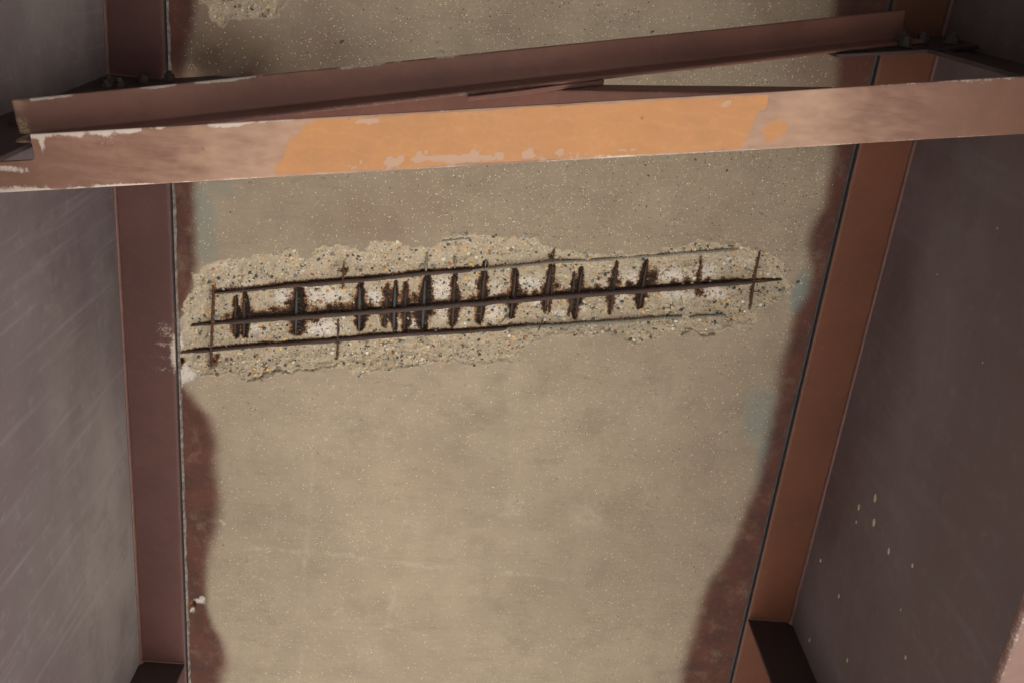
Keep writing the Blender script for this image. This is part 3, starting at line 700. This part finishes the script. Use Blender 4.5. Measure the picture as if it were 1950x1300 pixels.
def stiff(g, x0, x1, y, clipx):
    t = .011; c = .022
    pr2 = [(x0, GB + .0225), (x1, GB + .0225), (x1, FZ), (x0, FZ)]
    # clipped corner at the web/flange weld
    if clipx == x0: pr2 = [(x0, GB + .0225), (x1, GB + .0225), (x1, FZ), (x0 + c, FZ), (x0, FZ - c)]
    else: pr2 = [(x0, GB + .0225), (x1, GB + .0225), (x1, FZ - c), (x1 - c, FZ), (x0, FZ)]
    bm = bmesh.new(); vs = [bm.verts.new((x, y, z)) for x, z in pr2]; f = bm.faces.new(vs)
    r = bmesh.ops.extrude_face_region(bm, geom=[f]); bmesh.ops.translate(bm, vec=(0, t, 0), verts=[e for e in r['geom'] if isinstance(e, bmesh.types.BMVert)])
    bmesh.ops.recalc_face_normals(bm, faces=bm.faces); bmesh.ops.bevel(bm, geom=bm.edges[:], offset=.0012, segments=1, affect='EDGES')
    me = bpy.data.meshes.new('stiffener'); bm.to_mesh(me); bm.free()
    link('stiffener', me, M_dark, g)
    # weld to the flange
    bm = bmesh.new(); box_bm(bm, x0 + .004, x1 - .024 if clipx == x1 else x1 - .004, y - .006, y - .0002, FZ - .006, FZ - .0002)
    bmesh.ops.recalc_face_normals(bm, faces=bm.faces); bmesh.ops.bevel(bm, geom=bm.edges[:], offset=.002, segments=1, affect='EDGES')
    me = bpy.data.meshes.new('weld'); bm.to_mesh(me); bm.free(); link('weld', me, M_weld, g)
stiff(gL, WL, XL - .004, .492, WL); stiff(gL, WL, XL - .004, 2.575, WL)
stiff(gR, XR + .004, WR, .172, WR); stiff(gR, XR + .004, WR, 2.195, WR)

# mortar flecks on the right web
for x, y, a, b in ((1667, 948, 4, 8), (1636, 965, 3, 6.5), (1665, 994, 4.5, 8.5), (1693, 1048, 3.5, 6.5), (1563, 1066, 2, 4), (1631, 993, 1.5, 3), (1738, 1076, 2.5, 4.5), (1598, 1134, 2, 4), (1542, 1218, 2, 4.5), (1614, 1256, 2, 4.5), (1725, 1251, 2.5, 4.5), (1716, 1160, 1.5, 2.5), (1785, 523, 2, 2), (1872, 690, 2, 2), (1900, 435, 2, 2)):
    w = ray(x, y); p = w * WR / w[0]; w2 = ray(x + a * .3, y - b); q = w2 * WR / w2[0]
    ax = Vector(q - p); l = ax.length; ax.normalize(); bx_ = Vector((1, 0, 0)).cross(ax)
    bm = bmesh.new(); vs = []
    for k in range(9):
        t = k / 9 * 6.283; rr = rnd.uniform(.75, 1.1)
        vs.append(bm.verts.new(Vector(p) + ax * math.cos(t) * l * rr + bx_ * math.sin(t) * l * .55 * rr))
    f = bm.faces.new(vs); r = bmesh.ops.extrude_face_region(bm, geom=[f])
    bmesh.ops.translate(bm, vec=(-.002, 0, 0), verts=[e for e in r['geom'] if isinstance(e, bmesh.types.BMVert)])
    bmesh.ops.recalc_face_normals(bm, faces=bm.faces)
    me = bpy.data.meshes.new('mortar_fleck'); bm.to_mesh(me); bm.free(); link('mortar_fleck', me, M_fleck, gR)

# ------------------------------------------------------------------ bracing angles
def angle(name, parent_label, cat, P0, P1, u, w, La, Lb, t, mat, attr, cope=None, group=None):
    """equal-leg angle from P0 to P1 (heel line); u = direction of the outstanding leg, w = direction of the other"""
    P0 = np.array(P0, float); P1 = np.array(P1, float); u = np.array(u, float); w = np.array(w, float)
    D = P1 - P0; L = np.linalg.norm(D); D /= L
    u -= D * (u @ D); u /= np.linalg.norm(u); w -= D * (w @ D); w -= u * (w @ u); w /= np.linalg.norm(w)
    e = .0016; r = .007
    def seg(a, b, n): return [(a[0] + (b[0] - a[0]) * i / n, a[1] + (b[1] - a[1]) * i / n) for i in range(n)]
    C = seg((e, 0), (La - e, 0), 26) + [(La - e, 0), (La - .3 * e, .3 * e), (La, e)] + [(La, t - .004), (La - .0015, t - .0012), (La - .004, t)]
    C += seg((La - .004, t), (t + r, t), 22)[1:] + [(t + r, t), (t + .45 * r, t + .12 * r), (t + .12 * r, t + .45 * r)] + seg((t, t + r), (t, Lb - .004), 16)
    C += [(t, Lb - .004), (t - .0012, Lb - .0015), (t - .004, Lb), (e, Lb), (.3 * e, Lb - .3 * e)] + seg((0, Lb - e), (0, e), 8) + [(0, e), (.3 * e, .3 * e)]
    C = np.array(C)
    st = np.arange(0, L, .006)
    if cope:
        st = np.sort(np.concatenate([st, np.linspace(cope[0] - .025, cope[0] + .004, 16)]))
    st = np.append(st, L)
    A = np.tile(C[:, 0], (len(st), 1)); Bc = np.tile(C[:, 1], (len(st), 1))
    if cope:
        tc, keep, rad = cope
        lim = np.full(len(st), La); inn = st < tc
        x = np.clip((tc - st) / rad, 0, 1)
        lim = np.where(inn, keep + rad * (1 - np.sqrt(np.clip(1 - (1 - x) ** 2, 0, 1))), La)
        sc = lim / La
        A = np.where(A > t, t + (A - t) * ((lim - t) / (La - t))[:, None], A)
    wobA = (vn(st * 3, st * 0, 3) - .5) * .002
    V = P0 + st[:, None, None] * D + (A + wobA[:, None])[..., None] * u + Bc[..., None] * w
    P = V.reshape(-1, 3); S_ = np.repeat(st, len(C)); a = A.ravel(); b = Bc.ravel()
    g = empty(name, tuple(P0 + D * L / 2), parent_label, cat, group)
    me = np_mesh('angle_bar', P, grid_faces(len(st), len(C), True), attr(P[:, 0], P[:, 1], P[:, 2], S_, a, b))
    ng = len(C)
    bmm = bmesh.new(); bmm.from_mesh(me); bmm.verts.ensure_lookup_table()
    for base in (0, (len(st) - 1) * ng):
        try: bmm.faces.new([bmm.verts[base + i] for i in range(ng)])
        except Exception: pass
    bmesh.ops.recalc_face_normals(bmm, faces=bmm.faces); bmm.to_mesh(me); bmm.free()
    o = link('angle_bar', me, mat, g)
    return g, (P0, D, L, u, w)

# strut (nearest member): underside at z = 2.03
ZA = 1.95; LA = .1124
def yA(x): return .3285 + LA - .156 * x
xa0, xa1 = WL + .006, WR - .006
def pA(px, py): return at(px, py, ZA)[:2]
ORN = np.array([pA(x, y) for x, y in [(618, 215), (585, 238), (560, 262), (545, 295), (522, 322), (530, 345), (800, 340), (1100, 315), (1300, 300), (1405, 300), (1418, 268), (1432, 240), (1452, 205), (1462, 180), (1300, 180), (900, 200)]])
ORN2 = np.array([pA(x, y) for x, y in [(1452, 268), (1470, 240), (1488, 228), (1502, 236), (1495, 252), (1470, 266)]])
PAT = [(745, 310, 16, 9), (765, 305, 9, 9), (800, 303, 12, 9), (830, 303, 20, 8), (862, 303, 22, 8), (895, 302, 20, 7), (925, 302, 18, 6), (952, 298, 8, 8), (905, 292, 6, 6), (1003, 296, 15, 8), (1008, 288, 8, 5), (1065, 290, 6, 7), (1185, 288, 9, 3), (1213, 283, 5, 3), (1387, 197, 7, 7), (700, 232, 18, 6), (1494, 253, 3, 3), (690, 312, 5, 5), (795, 293, 4, 5), (808, 290, 3, 4), (668, 318, 4, 3), (1030, 300, 10, 3), (1090, 298, 5, 3)]
def attA(x, y, z, s, a, b):
    under = (b < .003)
    n = fbm(x, y, 45, 61, 4); nn = fbm(x, y, 9, 63, 4)
    qx = x + (n - .5) * .03; qy = y + (fbm(x, y, 45, 71, 4) - .5) * .014
    og = sstep(-.024, .020, np.maximum(poly_sd(qx, qy, ORN), poly_sd(qx, qy, ORN2)))
    for cx, cy, rx_, ry_ in PAT:
        p = pA(cx, cy); d = np.hypot((qx - p[0]) / rx_, (qy - p[1]) / ry_) / (PX * .67)
        og = og * sstep(.8, 1.25, d)
    og *= sstep(.001, .008, np.minimum(a, LA - a) + (n - .5) * .006)
    ch = .68 + .55 * (nn - .5) + .3 * (fbm(x, y * 2.5, 40, 67, 5) - .5) + .45 * sstep(-.75, -.42, x) * sstep(1.0, .6, x)
    ch = ch * (.45 + .55 * sstep(-1.0, -.55, x)) * (1 - .75 * sstep(.80, .98, x) * (.5 + nn))
    for cx, cy, rx_, ry_ in PAT:
        p = pA(cx, cy); ch = np.maximum(ch, 1.5 * sstep(1.5, .9, np.hypot((qx - p[0]) / rx_, (qy - p[1]) / ry_) / (PX * .67)))
    br = sstep(.42, .62, fbm(x, y * 0, 16, 51, 4)); br2 = sstep(.40, .62, fbm(x, y * 0, 13, 57, 4))
    ew = .002 + .012 * fbm(x, y * 0, 35, 58, 4)
    we = .75 * sstep(ew, ew * .3, LA - a) * sstep(.3, -.6, x) * br + .25 * sstep(.003, .0, LA - a)
    we += .8 * sstep(ew * .8, ew * .2, a) * br2 * (.75 * sstep(-.35, -.75, x) + .4) + .45 * sstep(.0035, .0, a)
    we += .75 * sstep(.018, .004, LA - a) * sstep(-.36, -.55, x) * (.2 + br) + .6 * sstep(.010, .0, LA - a) * sstep(.62, .9, x) * br
    we += .6 * sstep(.022, .006, a) * sstep(-.66, -.82, x) * (.3 + br2)
    p0 = pA(215, 275); we += .5 * sstep(1.6, .2, np.hypot((x - p0[0]) / 60, (y - p0[1]) / 22) / (PX * .67)) * (nn + .25)
    p0 = pA(80, 275); we += .9 * sstep(1.4, .2, np.hypot((x - p0[0]) / 7, (y - p0[1]) / 22) / (PX * .67))
    p0 = pA(20, 322); we += .9 * sstep(1.4, .2, np.hypot((x - p0[0]) / 45, (y - p0[1]) / 9) / (PX * .67))
    p0 = pA(1150, 297); we += .55 * sstep(1.5, .2, np.hypot((x - p0[0]) / 110, (y - p0[1]) / 6) / (PX * .67))
    p0 = pA(1870, 165); we += .3 * sstep(1.5, .2, np.hypot((x - p0[0]) / 40, (y - p0[1]) / 14) / (PX * .67))
    return dict(chalk=ch * np.where(under, 1, .4), orange=og * under, wear=we, rusty=x * 0)
xc = at(76, 280, ZA)[0]
angle('bracing_strut', 'nearest brace, faded pink brown with a bright orange middle and notched left end', 'bracing angle',
      (xa0, yA(xa0), ZA), (xa1, yA(xa1), ZA), (0, -1, 0), (0, 0, 1), LA, LA, .010, M_strut, attA, cope=((xc - xa0) * 1.012, .062, .012), group='steel bracing angles across the bay')

# diagonal rising to the right
def attB(x, y, z, s, a, b):
    n = fbm(x, s, 40, 81, 4)
    # a is distance from the heel along the outstanding leg
    br = sstep(.40, .62, fbm(x, y * 0, 17, 83, 4)); ew = .002 + .011 * fbm(x, y * 0, 33, 84, 4)
    we = .8 * sstep(ew, ew * .3, .079 - a) * br * (sstep(.45, -.2, x) * .75 + .15) + .25 * sstep(.003, .0, .079 - a)
    we += .5 * sstep(.012, .002, .079 - a) * sstep(-.25, -.6, x) * (.1 + br)
    we += .42 * sstep(.006, .001, .092 - b) * sstep(.5, .0, x)
    end = sstep(.030, .014, s + (n - .5) * .012)
    ch = .12 + .10 * n + .30 * sstep(.035, .0, .077 - a) * sstep(.4, -.6, x) + .6 * end
    return dict(chalk=ch, orange=x * 0, wear=we + .35 * end, rusty=.62 * end * sstep(.065, .03, a) + .1 * end)
def zB(x): return .339 * x + 2.299 + .098
def yB(x): return .352 - .16 * x
xb0, xb1 = -.948, 1.13
angle('diagonal_brace', 'long brown diagonal brace with a rusty cut left end, climbing above the orange strut', 'bracing angle',
      (xb0, yB(xb0), zB(xb0)), (xb1, yB(xb1), zB(xb1)), (-.16, -1, 0), (0, 0, -1), .079, .092, .0085, M_diag, attB, group='steel bracing angles across the bay')
# diagonal rising to the left, on the far side of the first
def attC(x, y, z, s, a, b):
    n = fbm(x, s, 30, 91, 4)
    we = .42 * sstep(.006, .0, np.hypot(a, b)) * sstep(-.2, .1, x) + .1
    return dict(chalk=.10 + .15 * n + .25 * sstep(.62, .75, fbm(x, s, 9, 95, 3)), orange=x * 0 + .0, wear=we, rusty=.35 * sstep(.007, .0, np.hypot(a, b)))
def zC(x): return -.507 * x + 2.456
def yC(x): return .366 - .16 * x
angle('diagonal_brace', 'dark brown diagonal brace mostly hidden behind the orange strut and the other brace', 'bracing angle',
      (-.80, yC(-.80), zC(-.80)), (.72, yC(.72), zC(.72)), (.16, 1, 0), (0, 0, 1), .10, .09, .0085, M_diag, attC, group='steel bracing angles across the bay')

# gusset and filler plates
def skew_plate(name, label, cat, pts, y0, t, mat, group=None, part=True):
    """pts = (x,z) outline in the skewed frame plane; y = y0 + SK*x"""
    cx = sum(p[0] for p in pts) / len(pts); cz = sum(p[1] for p in pts) / len(pts)
    g = empty(name, (cx, y0 + SK * cx, cz), label, cat, group)
    bm = bmesh.new(); vs = [bm.verts.new((x, y0 + SK * x, z)) for x, z in pts]; f = bm.faces.new(vs)
    r = bmesh.ops.extrude_face_region(bm, geom=[f]); bmesh.ops.translate(bm, vec=(0, t, 0), verts=[e for e in r['geom'] if isinstance(e, bmesh.types.BMVert)])
    bmesh.ops.recalc_face_normals(bm, faces=bm.faces); bmesh.ops.bevel(bm, geom=bm.edges[:], offset=.0014, segments=1, affect='EDGES')
    me = bpy.data.meshes.new('plate'); bm.to_mesh(me); bm.free(); link('plate', me, mat, g)
    return g
def bolt(g, x, z, y0, r=.014):
    """hex head, washer and protruding shank on the -Y face"""
    bm = bmesh.new()
    def cyl(rad, n, a, b, rot=0.0):
        v = [[bm.verts.new((x + rad * math.cos(2 * math.pi * i / n + rot), y0 + SK * x + yy, z + rad * math.sin(2 * math.pi * i / n + rot))) for i in range(n)] for yy in (a, b)]
        for i in range(n): bm.faces.new((v[0][i], v[0][(i + 1) % n], v[1][(i + 1) % n], v[1][i]))
        bm.faces.new(v[0]); bm.faces.new(v[1][::-1])
    cyl(r * 1.45, 16, -.0035, -.0002); cyl(r * 1.12, 6, -.017, -.0036, rnd.random()); cyl(r * .6, 12, -.026, -.0171)
    bmesh.ops.recalc_face_normals(bm, faces=bm.faces)
    me = bpy.data.meshes.new('bolt'); bm.to_mesh(me); bm.free(); link('bolt', me, M_bolt, g)
gp = 'gusset plates of the cross frame'
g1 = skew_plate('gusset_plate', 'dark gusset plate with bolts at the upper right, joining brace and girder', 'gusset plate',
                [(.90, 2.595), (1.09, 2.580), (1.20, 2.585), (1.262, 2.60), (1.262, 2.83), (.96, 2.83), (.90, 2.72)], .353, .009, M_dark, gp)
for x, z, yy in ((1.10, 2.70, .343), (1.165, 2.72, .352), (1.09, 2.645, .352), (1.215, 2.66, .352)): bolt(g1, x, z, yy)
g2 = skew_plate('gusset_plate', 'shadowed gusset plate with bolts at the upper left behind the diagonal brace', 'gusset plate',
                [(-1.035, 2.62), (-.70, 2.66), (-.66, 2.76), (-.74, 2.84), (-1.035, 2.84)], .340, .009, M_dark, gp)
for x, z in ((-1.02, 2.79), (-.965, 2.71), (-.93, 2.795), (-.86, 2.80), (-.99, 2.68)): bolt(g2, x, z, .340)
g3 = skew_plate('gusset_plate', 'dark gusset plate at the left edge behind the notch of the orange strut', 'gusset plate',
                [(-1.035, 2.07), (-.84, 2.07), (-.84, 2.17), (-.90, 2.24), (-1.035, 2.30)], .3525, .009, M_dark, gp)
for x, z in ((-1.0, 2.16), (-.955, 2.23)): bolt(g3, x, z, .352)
g4 = skew_plate('filler_plate', 'small brown filler plate where the two diagonal braces cross', 'filler plate',
                [(-.03, zB(-.03) - .118), (.085, zB(.085) - .118), (.19, zB(.19) - .100), (.29, zB(.29) - .100), (.29, zB(.29) - .01), (-.03, zB(-.03) - .01)], .353, .011, M_diag)
